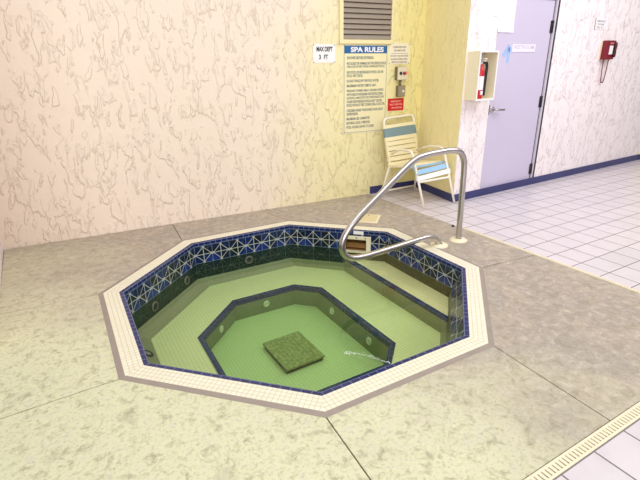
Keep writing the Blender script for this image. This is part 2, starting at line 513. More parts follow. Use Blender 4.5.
wall('wall_back', TL_, BL_, STUCCO)
wall('wall_return', BL_, (2.3712, 0.847), STUCCO_Y, thick=0.03)
wall('wall_left', (-1.822, 0.05), (-1.88, 1.893), STUCCO_W)
# door wall with its opening
D0, D1, DT, DB = 0.43, 1.425, 2.085, 0.07
m = MB()
foot = [(0, 0), (D0, 0), (D0, .14), (.06, .14)]
m.poly([(x, y, -.02) for x, y in foot]); m.poly([(x, y, H) for x, y in foot])
for i in range(4): (xa, ya), (xb, yb) = foot[i], foot[(i + 1) % 4]; m.poly([(xa, ya, -.02), (xb, yb, -.02), (xb, yb, H), (xa, ya, H)])
m.box((D1, 0, -0.02), (4.08, 0.14, H)); m.box((D0, 0, DT), (D1, 0.14, H)); m.box((D0, 0, -0.02), (D1, 0.14, DB))
tag(m.build('wall_door', STUCCO_W, loc=DOOR_O, rz=ANG_D), kind='structure')
pe = (2.37 + 4.08 * math.cos(ANG_D), 0.84 + 4.08 * math.sin(ANG_D))
wall('wall_right', pe, (pe[0] + 1.6, pe[1] - 0.35), STUCCO_Y)


def baseboard(name, p, q, s0=0.0, s1=None, h=0.085, inset=0.0):
    L = math.hypot(q[0] - p[0], q[1] - p[1]); a = math.atan2(q[1] - p[1], q[0] - p[0])
    s1 = L if s1 is None else s1
    m = MB(); t = 0.011
    m.poly([(s0, -t, 0), (s1, -t, 0), (s1, -t, h), (s0, -t, h)], [(s0, 0.01), (s1, 0.01), (s1, h), (s0, h)])
    m.poly([(s0, -t, h), (s1, -t, h), (s1, 0, h), (s0, 0, h)], [(s0, h), (s1, h), (s1, h + .01), (s0, h + .01)])
    for s in (s0, s1): m.poly([(s, -t, 0), (s, 0, 0), (s, 0, h), (s, -t, h)], [(s, .01)] * 4)
    return tag(m.build(name, BASE, loc=(p[0], p[1], 0), rz=a), kind='structure')


baseboard('baseboard_back', TL_, BL_, 3.71, LEN_B - 0.011)
baseboard('baseboard_return', BL_, BR_, 0.0, None)
baseboard('baseboard_door', BR_, pe, -0.012, 4.07)
baseboard('baseboard_right', pe, (pe[0] + 1.6, pe[1] - 0.35), 0.01, 1.6)

# deck slabs with open joints between them
LEFT, RIGHT, BOT = -1.845, 1.797, -1.912
def wall_y(x): return 1.893 + (x + 1.88) * math.tan(ANG_B) - 0.001
S = O_seal
JA, JB, JC, JD = (LEFT, 0.575), (-0.47, wall_y(-0.47)), (0.44, wall_y(0.44)), (RIGHT, 0.43)
JE, JF, JG, JH = (RIGHT, -0.597), (0.478, BOT), (-0.585, BOT), (LEFT, -0.53)
slabs = [
    [S[0], S[1], JB, (-1.875, wall_y(-1.875)), JA], [S[1], S[2], JC, JB],
    [S[2], S[3], JD, (RIGHT, wall_y(RIGHT)), JC], [S[3], S[4], JE, JD],
    [S[4], S[5], JF, (RIGHT, BOT), JE], [S[5], S[6], JG, JF],
    [S[6], S[7], JH, (-1.80, BOT), JG], [S[7], S[0], JA, JH]]


def inset(P, d):
    P = [Vector((p[0], p[1])) for p in P]; n = len(P); out = []
    ar = sum(P[i].x * P[(i + 1) % n].y - P[(i + 1) % n].x * P[i].y for i in range(n))
    sg = 1 if ar > 0 else -1
    for i in range(n):
        a, b, c = P[i - 1], P[i], P[(i + 1) % n]
        e1, e2 = (b - a).normalized(), (c - b).normalized()
        n1, n2 = Vector((-e1.y, e1.x)) * sg, Vector((-e2.y, e2.x)) * sg
        k = (n1 + n2); k = k / max(0.3, k.length_squared / 2)
        out.append(b + k * d)
    return out


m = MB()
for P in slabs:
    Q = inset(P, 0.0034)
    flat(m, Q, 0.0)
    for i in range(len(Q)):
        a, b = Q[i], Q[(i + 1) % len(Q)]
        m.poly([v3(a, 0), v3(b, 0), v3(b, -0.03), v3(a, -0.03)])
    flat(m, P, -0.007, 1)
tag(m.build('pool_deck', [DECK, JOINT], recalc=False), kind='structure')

# sealant strip round the coping
m = MB(); ring(m, S, O_out, 0.0015, 0.004)
S2 = octo(1.274); ring(m, S2, S, 0.0005, 0.0015)
tag(m.build('trim_1', SEALANT), kind='structure')

# ------------------------------------------------------------------ the spa
tub = empty('hot_tub', (0, 0, WL), 0, 'sunken octagonal spa tub lined in cream mosaic with a blue star tile band', 'hot tub')
def up(o):
    o.location = (0, 0, -WL); return o
m = MB(); ring(m, O_out, O_in, 0.004, 0.004); up(m.build('coping', COPING, tub))
m = MB(); ring(m, O_in, O_w, 0.004, 0.001); ring(m, O_w, O_w, 0.001, -0.032)
for f in m.bm.faces: pass
up(m.build('edge_trim', BLUE, tub))['label'] = 'cobalt blue edge tile row'
# star pattern band, with the skimmer mouth left open in edge CD
c_, d_ = O_w[2], O_w[3]; LE = (d_ - c_).length; ed = (d_ - c_) / LE
SK0, SK1, SKT, SKB = 0.555, 0.765, -0.072, WL
m = MB(); ring(m, O_w, O_wl, -0.032, WL - 0.002, keep=[0, 1, 3, 4, 5, 6, 7])
def cdq(s0, s1, z0, z1, mb):
    P = [v3(c_ + ed * s0, z0), v3(c_ + ed * s1, z0), v3(c_ + ed * s1, z1), v3(c_ + ed * s0, z1)]
    mb.poly(P, [(s0, z0 + 0.032), (s1, z0 + 0.032), (s1, z1 + 0.032), (s0, z1 + 0.032)])
cdq(0, SK0, -0.032, WL - 0.002, m); cdq(SK1, LE, -0.032, WL - 0.002, m); cdq(SK0, SK1, -0.032, SKT, m)
# zero-length ring height fix: uv along the wall
o = up(m.build('waterline_tile', DECO, tub)); o['label'] = 'blue star patterned tile band at the waterline'
# vertical uv for the rings that go straight down
def fix_uv(o, z_top):
    me = o.data; uvl = me.uv_layers[0].data
    for p in me.polygons:
        vs = [me.vertices[me.loops[l].vertex_index].co for l in p.loop_indices]
        if abs(p.normal.z) > 0.5: continue
        e = Vector((-p.normal.y, p.normal.x, 0)).normalized()
        hs = [v.dot(e) for v in vs]; h0 = min(hs)
        for l, v in zip(p.loop_indices, vs): uvl[l].uv = (v.dot(e) - h0 if True else 0, v.z - z_top)
def fix_uv_cd(o):                       # keep the pattern running through the pieces of edge CD
    me = o.data; uvl = me.uv_layers[0].data
    for p in me.polygons:
        vs = [me.vertices[me.loops[l].vertex_index].co for l in p.loop_indices]
        k = [(v.xy - c_).dot(ed) for v in vs]
        off = max(abs((v.xy - c_ - ed * kk).length) for v, kk in zip(vs, k))
        for l, v, kk in zip(p.loop_indices, vs, k):
            if off < 1e-3: uvl[l].uv = (kk, v.z + 0.032)
fix_uv(o, -0.032); fix_uv_cd(o)
for q in [x for x in tub.children if x.name.startswith('edge_trim')]: fix_uv(q, 0.0)
# submerged rows
ZD = -0.335
m = MB(); ring(m, O_wl, O_zd, WL - 0.002, ZD, keep=[6, 7, 0, 1])
kx = (XS - c_.x) / ed.x
P = [v3(c_, WL - .002), v3(c_ + ed * kx, WL - .002), v3(c_ + ed * kx, ZD), v3(c_, ZD)]
m.poly(P, [(0, 0)] * 4)
o = up(m.build('submerged_tile', SUBMERGED, tub)); fix_uv(o, WL); o['label'] = 'dark blue submerged tile row'
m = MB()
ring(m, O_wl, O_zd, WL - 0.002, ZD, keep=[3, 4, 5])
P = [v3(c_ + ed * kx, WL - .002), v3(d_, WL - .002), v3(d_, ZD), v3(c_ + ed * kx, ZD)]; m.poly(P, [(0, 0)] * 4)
o = up(m.build('submerged_wall', SHADEMOS, tub)); fix_uv(o, WL)
m = MB(); ring(m, O_zd, O_bench, ZD, ZB); up(m.build('bench_riser', POOLSHADE, tub))
# bench floor: from the wall to the footwell
m = MB()
seg = []
nW, nB = len(well_top), 8
loopb = [v3(p, ZB) for p in O_bench]; loopw = [v3(p, ZB) for p in well_top]
f0 = m.bm
vb = [f0.verts.new(p) for p in loopb]; vw = [f0.verts.new(p) for p in loopw]
es = [f0.edges.new((vb[i], vb[(i + 1) % nB])) for i in range(nB)] + [f0.edges.new((vw[i], vw[(i + 1) % nW])) for i in range(nW)]
bmesh.ops.triangle_fill(f0, edges=es, use_beauty=True)
for f in f0.faces:
    for l in f.loops: l[m.uv].uv = (l.vert.co.x, l.vert.co.y)
up(m.build('bench', POOLMOS, tub))
# footwell trim: one row on the bench, one down the side
def inset_loop(P, d): return inset(P, d)
well_in = inset(well_top, 0.036)
m = MB(); ring(m, inset(well_top, -0.004), well_in, ZB + 0.004, ZB + 0.004); ring(m, well_in, inset(well_top, 0.039), ZB + 0.004, ZB - 0.034)
up(m.build('footwell_trim', NAVY, tub))['label'] = 'navy tile rim of the footwell'
m = MB(); ring(m, inset(well_top, 0.035), well_bot, ZB - 0.030, ZF); up(m.build('footwell_wall', POOLSHADE, tub))
m = MB(); flat(m, well_bot, ZF); up(m.build('footwell_floor', POOLMOS, tub))
# entry step along edge DE
oct_w = octo_var([AP_W] * 4 + [1.046] + [AP_W] * 3)
stepP = []
for i, p in enumerate(oct_w):
    q = oct_w[(i + 1) % 8]
    if p.x >= XS: stepP.append(p)
    if (p.x - XS) * (q.x - XS) < 0:
        t = (XS - p.x) / (q.x - p.x); stepP.append(p + (q - p) * t)
m = MB(); flat(m, stepP, ZS); up(m.build('step_tread', POOLMOS, tub))
ys = sorted(p.y for p in stepP if abs(p.x - XS) < 1e-4); y0, y1 = ys[0], ys[-1]
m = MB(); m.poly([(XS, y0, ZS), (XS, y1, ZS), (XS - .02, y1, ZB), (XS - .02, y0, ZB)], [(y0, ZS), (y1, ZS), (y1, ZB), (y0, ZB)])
up(m.build('step_riser', POOLSHADE, tub))
m = MB()
m.poly([(XS + .033, y0, ZS + .003), (XS + .033, y1, ZS + .003), (XS - .003, y1, ZS + .003), (XS - .003, y0, ZS + .003)], [(y0, .0), (y1, .0), (y1, .0262), (y0, .0262)])
m.poly([(XS - .003, y0, ZS + .003), (XS - .003, y1, ZS + .003), (XS - .004, y1, ZS - .028), (XS - .004, y0, ZS - .028)], [(y0, .0), (y1, .0), (y1, .0262), (y0, .0262)])
up(m.build('step_nosing', NAVY, tub))['label'] = 'navy tile nosing of the entry step'


def frame_on(p, nrm):                  # matrix whose z looks along nrm
    return Matrix.Translation(p) @ Vector(nrm).to_track_quat('Z', 'Y').to_matrix().to_4x4()


def jet(p, nrm, mat_a, mat_b, r=0.034):
    mt = frame_on(p, nrm)
    a = MB(); a.lathe([(r * 1.12, 0), (r * 1.08, .006), (r * .8, .010), (r * .72, .004), (r * .70, .001)], 24, mt)
    j = up(a.build('jet', mat_a, tub))
    b = MB(); b.lathe([(r * .66, .001), (r * .6, .005), (r * .32, .007), (r * .26, .003), (0, .003)], 20, mt)
    b.build('nozzle', mat_b, j)
    return j


def edge_pt(k, s, z, ap=AP_W):
    P = octo(ap); a, b = P[k], P[(k + 1) % 8]; e = (b - a).normalized(); n = -Vector(((a + b) / 2)).normalized()
    return v3(a + e * s + n * 0.001, z), v3(n, 0)


for k, s, z in ((0, 0.293, -0.268), (0, 0.756, -0.268), (1, 0.494, -0.258)):
    p, n = edge_pt(k, s, z); jet(p, n, plain('jet_ring', (112, 108, 92), .4), BLACKP, .036)
# on the sloped seat side under the left edge
a_, b_ = O_w[7], O_w[0]; ab, bb = O_bench[7], O_bench[0]
p = (v3(a_, ZD) + v3(ab, ZB)) / 2 * 0.27 + (v3(b_, ZD) + v3(bb, ZB)) / 2 * 0.73
nn = (v3(b_, ZD) - v3(a_, ZD)).cross(v3(ab, ZB) - v3(a_, ZD)).normalized(); nn = nn if nn.z > 0 else -nn
jet(p + nn * .002, nn, BLACKP, GREYP, 0.036)
# pale outlets on the footwell sides
for i, t, fz in ((0, .5, .5), (1, .5, .5)):
    a, b = well_top[i], well_top[(i + 1) % nW]
    a2, b2 = well_bot[i], well_bot[(i + 1) % nW]
    p = (v3(a, ZB) * (1 - t) + v3(b, ZB) * t) * (1 - fz) + (v3(a2, ZF) * (1 - t) + v3(b2, ZF) * t) * fz
    nn = -Vector((p.x, p.y, 0)).normalized(); q = p + nn * .024
    jet(q, nn, CREAMP, CREAMP, 0.026)
for y in (-0.26, 0.27):
    jet(Vector((0.436, y, -0.515)), Vector((-1, 0, 0.1)), CREAMP, CREAMP, 0.028)
# skimmer
nrm = Vector((-ed.y, ed.x)); nrm = nrm if nrm.dot(c_) > 0 else -nrm    # outwards
sk = MB()
def skp(s, o, z): return v3(c_ + ed * s + nrm * o, z)
fo, fi = (SK0 - .018, SK1 + .03, SKT + .022, WL - .026), (SK0 + .002, SK1 - .012, SKT - .01, WL - .004)
for (s0, s1, z0, z1) in ((fo[0], fo[1], fi[2], fo[2]), (fo[0], fo[1], fo[3], fi[3]), (fo[0], fi[0], fi[3], fi[2]), (fi[1], fo[1], fi[3], fi[2])):
    q = [skp(s0, -.014, z0), skp(s1, -.014, z0), skp(s1, -.014, z1), skp(s0, -.014, z1)]
    q2 = [skp(s0, .0, z0), skp(s1, .0, z0), skp(s1, .0, z1), skp(s0, .0, z1)]
    sk.poly(q)
    for i in range(4): sk.poly([q[i], q[(i + 1) % 4], q2[(i + 1) % 4], q2[i]])
skim = up(sk.build('skimmer', CREAMP, tub)); skim['label'] = 'cream skimmer mouth frame'
th = MB(); s0, s1, z0, z1, dp = SK0, SK1, SKB - .001, SKT, 0.2
th.poly([skp(s0, 0, z0), skp(s1, 0, z0), skp(s1, dp, z0), skp(s0, dp, z0)]); th.poly([skp(s0, 0, z1), skp(s1, 0, z1), skp(s1, dp, z1), skp(s0, dp, z1)])
th.poly([skp(s0, 0, z0), skp(s0, 0, z1), skp(s0, dp, z1), skp(s0, dp, z0)]); th.poly([skp(s1, 0, z0), skp(s1, 0, z1), skp(s1, dp, z1), skp(s1, dp, z0)])
th.poly([skp(s0, dp, z0), skp(s1, dp, z0), skp(s1, dp, z1), skp(s0, dp, z1)])
th.build('throat', RUST, skim)
wr = MB(); wr.poly([skp(s0 + .004, .03, z0 + .012), skp(s1 - .004, .03, z0 + .012), skp(s1 - .004, .05, z0 + .055), skp(s0 + .004, .05, z0 + .055)])
wr.build('weir_flap', RUST, skim)
for s in (SK0 + .02, (SK0 + SK1) / 2, SK1 - .02):
    b = MB(); b.lathe([(.006, 0), (.005, .003), (0, .004)], 10, frame_on(skp(s, -.014, SKT + .006), v3(-nrm, 0))); b.build('screw', BLACKP, skim)

# small white marker tile in the trim above the skimmer
m = MB(); q = [skp(.63, -.003, -.033), skp(.725, -.003, -.033), skp(.725, -.003, -.002), skp(.63, -.003, -.002)]; q2 = [p + v3(nrm, 0) * .004 for p in q]
m.poly(q)
for i in range(4): m.poly([q[i], q[(i + 1) % 4], q2[(i + 1) % 4], q2[i]])
up(m.build('marker_tile', WHITEP, tub))['label'] = 'small white marker tile'
# water body
wp = octo(AP_W + 0.004); m = MB()
top = [m.bm.verts.new(v3(p, WL)) for p in wp]; bt = [m.bm.verts.new(v3(p, ZF - .03)) for p in wp]
m.bm.faces.new(top); m.bm.faces.new(bt[::-1])
for i in range(8): m.bm.faces.new((top[i], top[(i + 1) % 8], bt[(i + 1) % 8], bt[i]))
tag(m.build('water', WATER), 'clear green tinted water filling the octagonal spa tub', 'water')

# glinting bubble streak
m = MB(); p0, p1 = Vector((-0.065, -0.68, WL)), Vector((0.15, -0.925, WL))
for k in range(150):
    t = random.random() ** 1.2; w_ = 0.004 + 0.010 * (1 - t)
    p = p0.lerp(p1, t) + Vector((0.7, 0.6, 0)) * random.gauss(0, w_) + Vector((0.02, 0.02, 0)) * math.sin(t * 5) * 0.6
    r = random.uniform(.0012, .0032)
    m.lathe([(r, 0), (r * .8, r * .35), (0, r * .5)], 7, Matrix.Translation(p))
tag(m.build('bubble_streak', FOAM), 'thin white streak of bubbles floating on the green water', 'bubbles', kind='stuff')

# drain cover on the footwell floor
dr = empty('drain_cover', (-0.076, 0.002, ZF), R(1.5), 'square mottled drain cover raised on the spa footwell floor', 'drain')
m = MB(); m.box((-.158, -.198, .028), (.158, .198, .046), 0.004); m.build('cover_plate', GRATE, dr)
m = MB(); m.box((-.150, -.185, .0), (.150, .185, .03)); m.build('riser_frame', plain('drain_frame', (92, 84, 52), 0.7), dr)
m = MB()
for k in range(-4, 5):
    m.box((k * .034 - .003, -.17, .045), (k * .034 + .003, .17, .048))
m.build('grille_ribs', GRATE, dr)

# ------------------------------------------------------------------ deck drains
def deck_drain(name, x0, y0, L, rz, wdt, label):
    o = empty(name, (x0, y0, 0), rz, label, 'drain', 'channel drains edging the deck')
    m = MB(); e = wdt * .2
    m.box((0, 0, -.02), (L, e, .004), .0015); m.box((0, wdt - e, -.02), (L, wdt, .004), .0015)
    n = int(L / .021)
    for k in range(n + 1): m.box((k * .021, e, -.006), (k * .021 + .0135, wdt - e, .003))
    m.build('grate', CREAMP, o)
    m = MB(); m.poly([(0, .001, -.018), (L, .001, -.018), (L, wdt - .001, -.018), (0, wdt - .001, -.018)]); m.build('channel', DARK, o)
    return o
deck_drain('channel_drain', 1.785, -1.912, 2.06, R(90), .029, 'narrow cream slotted drain between grey deck and right-hand tiled walk')
o = COL.objects.get('channel_drain'); o.location.x = 1.799 + .029
deck_drain('channel_drain', -1.85, -1.965, 3.678, 0, .052, 'cream slotted drain strip at lower right edge of the deck, nearest the viewer')

# ------------------------------------------------------------------ handrail
hr = empty('handrail', (1.315, -0.035, 0), 0, 'brushed steel loop handrail standing on the deck by the spa step', 'handrail')
pts = [(1.560, -.005), (1.553, .30), (1.545, .61), (1.527, .712), (1.472, .775), (1.37, .794), (1.24, .793), (1.12, .785), (1.02, .762),
       (.90, .69), (.70, .545), (.52, .415), (.43, .335), (.375, .262), (.357, .19), (.385, .125), (.45, .087), (.55, .074), (.72, .079), (.92, .089),
       (1.12, .100), (1.21, .098), (1.275, .075), (1.318, .035), (1.335, -.005)]
m = MB(); m.tube(smooth_path([(x - 1.335, 0, z) for x, z in pts], 7), 0.0245, 20); m.build('rail', STEEL, hr)
for x in (0.0, 0.225):
    m = MB(); m.lathe([(.0755, 0), (.075, .006), (.06, .014), (.034, .019), (.027, .02)], 28, Matrix.Translation((x, 0, 0)))
    m.build('escutcheon', CREAMP, hr)['label'] = 'cream escutcheon plate'

# skimmer lid on the deck
sl = empty('skimmer_lid', (1.235, 0.885, 0), R(44), 'cream square skimmer lid set in the deck behind the spa', 'lid')
m = MB(); m.box((-.13, -.12, -.002), (.13, .12, .005), .002); m.build('lid_frame', CREAMP, sl)
m = MB(); m.box((-.108, -.098, .004), (.108, .098, .0075), .002); m.build('lid', plain('worn_cream_lid', (222, 206, 160), .6), sl)
m = MB(); m.lathe([(.008, 0), (.006, .003), (0, .003)], 12, Matrix.Translation((.085, 0, .0073))); m.build('finger_hole', BLACKP, sl)

m = MB(); m.lathe([(.014, 0), (.016, .006), (.010, .014), (0, .016)], 9); o = m.build('pebble', BLACKP, loc=(1.768, 0.25, 0.0))
tag(o, 'tiny dark pebble at the deck edge behind the handrail post', 'pebble')

# ------------------------------------------------------------------ strap chair
ch = empty('pool_chair', (2.1, 1.15, 0), 0, 'cream strap pool chair with slate and light blue bands in the yellow corner', 'chair')
CX, CY = 2.1, 1.15
def L(p): return Vector((p[0] - CX, p[1] - CY, p[2]))
fl_ = dict(foot=(1.925, .815, 0.006), low=(1.887, .885, .28), arm=(1.845, .965, .60))
dxr = 0.44
def rt_(p): return (p[0] + dxr, p[1] + 0.0, p[2])
RT = .0125
for side in (0, 1):
    g = (lambda p: p) if side == 0 else rt_
    back_arm = (1.915, 1.375, .50) if side == 0 else (2.345, 1.44, .50)
    P = [g(fl_['foot']), g(fl_['low']), g(fl_['arm']), ((g(fl_['arm'])[0] * .4 + back_arm[0] * .6), 1.22, .575), back_arm]
    m = MB(); m.tube([L(p) for p in round_path(P, .07)], RT, 12); m.build('armrest', FRAMEC, ch)
# back frame loop
bl, br = (1.918, 1.40, .345), (2.35, 1.43, .345)
tl, tr = (1.928, 1.568, .868), (2.385, 1.585, .888)
m = MB(); m.tube([L(p) for p in round_path([bl, tl, tr, br], .07, closed=True)], RT * 1.1, 12, closed=True); m.build('back_frame', FRAMEC, ch)
# seat frame: a loop whose front rolls down to the front tube
sl_c = [(1.915, 1.40, .36), (1.885, 1.02, .425), (1.880, .945, .418), (1.884, .905, .365), (1.887, .885, .28)]
sr_c = [(2.35, 1.43, .36)] + [rt_(p) for p in sl_c[1:]]
m = MB(); m.tube([L(p) for p in round_path(sl_c + sr_c[::-1], .035, closed=True)], RT, 12, closed=True); m.build('seat_frame', FRAMEC, ch)
# rear legs with the low stretcher between them
for top_, foot in (((1.905, 1.395, .36), (1.862, 1.485, 0.006)), ((2.35, 1.43, .36), (2.385, 1.49, 0.006))):
    m = MB(); m.tube([L(top_), L(foot)], RT, 12); m.build('leg', FRAMEC, ch)
m = MB(); m.tube([L((1.865, 1.478, .055)), L((2.383, 1.483, .055))], RT * .9, 10); m.build('stretcher', FRAMEC, ch)


def strap(name, a, b, wdir, wd, n, mat, sag=.0):
    """flat band from a to b, wd wide along wdir, wrapped over the tubes at both ends"""
    a, b = L(a), L(b); wv = Vector(wdir).normalized(); n = Vector(n).normalized(); th = .004
    m = MB(); N = 10; e = (b - a).normalized()
    prof = [(-.013, -.016), (-.0165, -.004), (-.012, .0125)] ; line = []
    for dx, dz in prof: line.append(a + e * dx + n * dz)
    for k in range(1, N): line.append(a.lerp(b, k / N) + n * (.0125 - sag * math.sin(PI * k / N)))
    for dx, dz in prof[::-1]: line.append(b - e * dx + n * dz)
    rows = []
    for p in line: rows.append((m.bm.verts.new(p - wv * wd / 2), m.bm.verts.new(p + wv * wd / 2)))
    for r0, r1 in zip(rows, rows[1:]): m.bm.faces.new((r0[0], r1[0], r1[1], r0[1]))
    bmesh.ops.recalc_face_normals(m.bm, faces=list(m.bm.faces))
    o = m.build(name, mat, ch, recalc=False)
    md = o.modifiers.new('thickness', 'SOLIDIFY'); md.thickness = th; md.offset = 0
    return o


def lerp3(a, b, t): return tuple(a[i] + (b[i] - a[i]) * t for i in range(3))
nb = (0.02, -.95, .3)
upv = Vector(lerp3(bl, tl, 1)) - Vector(bl)
bands = [(.055, .046, STRAPC), (.165, .047, STRAPC), (.27, .047, STRAPC), (.375, .047, STRAPC), (.475, .047, STRAPC), (.57, .046, STRAPC), (.70, .10, STRAPG), (.825, .036, STRAPC)]
for t, wd, mt in bands:
    o = strap('back_strap', lerp3(bl, tl, t), lerp3(br, tr, t), upv, wd, nb, mt, -.006)
    if mt is STRAPG: o['label'] = 'slate blue strap across the backrest'
def along(c, d):
    for a, b in zip(c, c[1:]):
        a, b = Vector(a), Vector(b); l_ = (b - a).length
        if d <= l_: return a.lerp(b, d / l_), (b - a).normalized()
        d -= l_
    return Vector(c[-1]), (b - a).normalized()
for d, wd, mt in [(.04, .045, STRAPC), (.11, .05, STRAPC), (.18, .05, STRAPC), (.25, .05, STRAPC), (.32, .05, STRAPC), (.39, .05, STRAPC), (.455, .052, STRAPB), (.518, .052, STRAPB), (.578, .05, STRAPW)]:
    (a, ta), (b, tb) = along(sl_c, d), along(sr_c, d)
    nn = Vector((1, 0, 0)).cross(ta); nn = nn if nn.z > 0 or nn.y < -.5 else -nn
    if nn.y > .3: nn = -nn
    o = strap('seat_strap', a, b, ta, wd, nn, mt, .004)
    if mt is STRAPB: o['label'] = 'light blue seat strap'
    if mt is STRAPW: o['label'] = 'white front seat strap'

# ------------------------------------------------------------------ things on the back wall (x along the wall, z up, -y into the room)
def on_back(name, x, z, label, cat, group=None):
    return empty(name, (TL_[0] + x * math.cos(ANG_B), TL_[1] + x * math.sin(ANG_B), z), ANG_B, label, cat, group)
def on_door(name, x, z, label, cat, group=None):
    return empty(name, (DOOR_O[0] + x * math.cos(ANG_D), DOOR_O[1] + x * math.sin(ANG_D), z), ANG_D, label, cat, group)
def screws(o, w_, h_, mat, e=.008, y=-.004):
    for sx in (-1, 1):
        for sz in (-1, 1):
            b = MB(); b.lathe([(.0055, 0), (.004, .002), (0, .0025)], 10, frame_on(Vector((sx * (w_ / 2 - e), y, sz * (h_ / 2 - e))), Vector((0, -1, 0))))
            b.build('screw', mat, o)


# depth sign
s = on_back('depth_sign', 3.12, 1.552, 'small white MAX DEPT sign left of the rules board', 'sign')
m = MB(); m.box((-.126, -.005, -.087), (.126, -.0002, .087), .001); m.build('board', SIGNW, s)
letters('lettering', [('MAX DEPT', -.088, .096, .020, .066, .035), ('3', -.062, -.040, -.054, -.010, .03), ('FT', -.004, .042, -.054, -.010, .03)], INKB, s, -.0055)
screws(s, .252, .174, DARK, .006, -.005)

# rules board
s = on_back('rules_sign', 3.621, 1.185, 'tall cream SPA RULES board with blue heading under the louver vent', 'sign')
W_, H_ = .552, .915
m = MB(); m.box((-W_ / 2, -.004, -H_ / 2), (W_ / 2, -.0002, H_ / 2), .001); m.build('board', SIGNC, s)
m = MB(); m.box((-.266, -.0052, .368), (.268, -.0038, .442)); m.build('heading_band', SIGNB, s)
letters('heading', [('SPA RULES', -.19, .222, .380, .431, .035)], SIGNW, s, -.006)
txt = [('SHOWER BEFORE ENTERING.', 0.10), ('NO GLASS OR ANIMALS IN THE FENCED POOL', .262), ('AREA (OR 50 FEET FROM UNFENCED POOL).', .245),
       ('NO FOOD OR BEVERAGES IN POOL OR ON', .225), ('POOL WET DECK.', -.035), ('DO NOT SWALLOW THE POOL WATER.', .17), ('MAXIMUM WATER TEMP IS 104 F.', .14),
       ('PREGNANT WOMEN, SMALL CHILDREN, PEOPLE', .235), ('WITH HEALTH PROBLEMS AND PEOPLE USING', .23), ('ALCOHOL, NARCOTICS OR OTHER DRUGS THAT', .25), ('CAUSE DROWSINESS SHOULD NOT USE SPA', .22),
       ('POOLS WITHOUT FIRST CONSULTING A DOCTOR.', .258), ('CHILDREN UNDER TWELVE MUST HAVE ADULT', .24), ('SUPERVISION.', -.09), ('MAXIMUM USE: 15 MINUTES', .06), ('BATHING LOAD: 5 PERSONS', .065), ('POOL HOURS: DAWN TO DUSK', .12)]
zs = [.325, .270, .235, .181, .146, .094, .045, -.008, -.045, -.082, -.119, -.156, -.212, -.249, -.300, -.345, -.390]
letters('lettering', [(t_, -.235, x1, z - .0145, z + .0145, .022) for (t_, x1), z in zip(txt, zs)], INK, s, -.0045)
fr = MB()
for (a, b, c, d) in ((-.268, -.448, -.265, .448), (.265, -.448, .268, .448), (-.268, .445, .268, .448), (-.268, -.448, .268, -.445)):
    fr.box((a, -.0052, b), (c, -.0038, d))
fr.build('border_line', SIGNB, s)
screws(s, W_, H_, DARK, .012, -.004)

# louver vent
s = on_back('louver_vent', 3.621, 1.98, 'grey brown louver vent in a cream frame above the rules board', 'vent')
fw0, fw1, fh0, fh1 = -.328, .33, -.333, .30; ow0, ow1, oh0, oh1 = -.286, .302, -.293, .262
m = MB()
m.box((fw0, -.022, fh0), (fw1, 0, oh0)); m.box((fw0, -.022, oh1), (fw1, 0, fh1)); m.box((fw0, -.022, oh0), (ow0, 0, oh1)); m.box((ow1, -.022, oh0), (fw1, 0, oh1))
m.build('vent_frame', FRAMEY, s)
m = MB(); m.box((ow0, -.003, oh0), (ow1, -.0005, oh1)); m.build('backing', DARK, s)
k = 0; z = oh0 + .012
while z < oh1 - .02:
    m = MB()
    a = [(-.0, .0), (.0, .0)]
    y_in, y_out = -.005, -.026
    P0, P1 = (y_out, z - .006), (y_in, z + .034)
    for s_ in (0,):
        m.poly([(ow0, P0[0], P0[1]), (ow1, P0[0], P0[1]), (ow1, P1[0], P1[1]), (ow0, P1[0], P1[1])])
        m.poly([(ow0, P0[0] + .003, P0[1] - .004), (ow1, P0[0] + .003, P0[1] - .004), (ow1, P1[0] + .002, P1[1] - .004), (ow0, P1[0] + .002, P1[1] - .004)])
        m.poly([(ow0, P0[0], P0[1]), (ow1, P0[0], P0[1]), (ow1, P0[0] + .003, P0[1] - .004), (ow0, P0[0] + .003, P0[1] - .004)])
    m.build('slat', LOUV, s); z += .0495

# alarm notice
s = on_back('notice_sign', 4.055, 1.547, 'white alarm notice above the switch boxes, right of the rules board', 'sign')
m = MB(); m.box((-.138, -.004, -.107), (.138, -.0002, .107), .001); m.build('board', plain('off_white_board', (242, 234, 214), .4, var=.03), s)
letters('lettering', [('ALARM INDICATES', -.09, .085, .06, .080, .015), ('SPA PUMP IS OFF', -.075, .075, .025, .044, .015), ('DO NOT USE SPA WHEN', -.118, .118, -.03, -.012, .015),
                      ('ALARM SOUNDS UNTIL', -.118, .112, -.062, -.044, .015), ('SERVICE STARTED', -.105, .105, -.094, -.076, .015)], plain('brown_grey_ink', (142, 132, 112), .5), s, -.0045)
m = MB(); m.box((-.11, -.0048, .003), (.11, -.0038, .006)); m.build('rule_line', INK, s)
screws(s, .276, .214, DARK, .01, -.004)

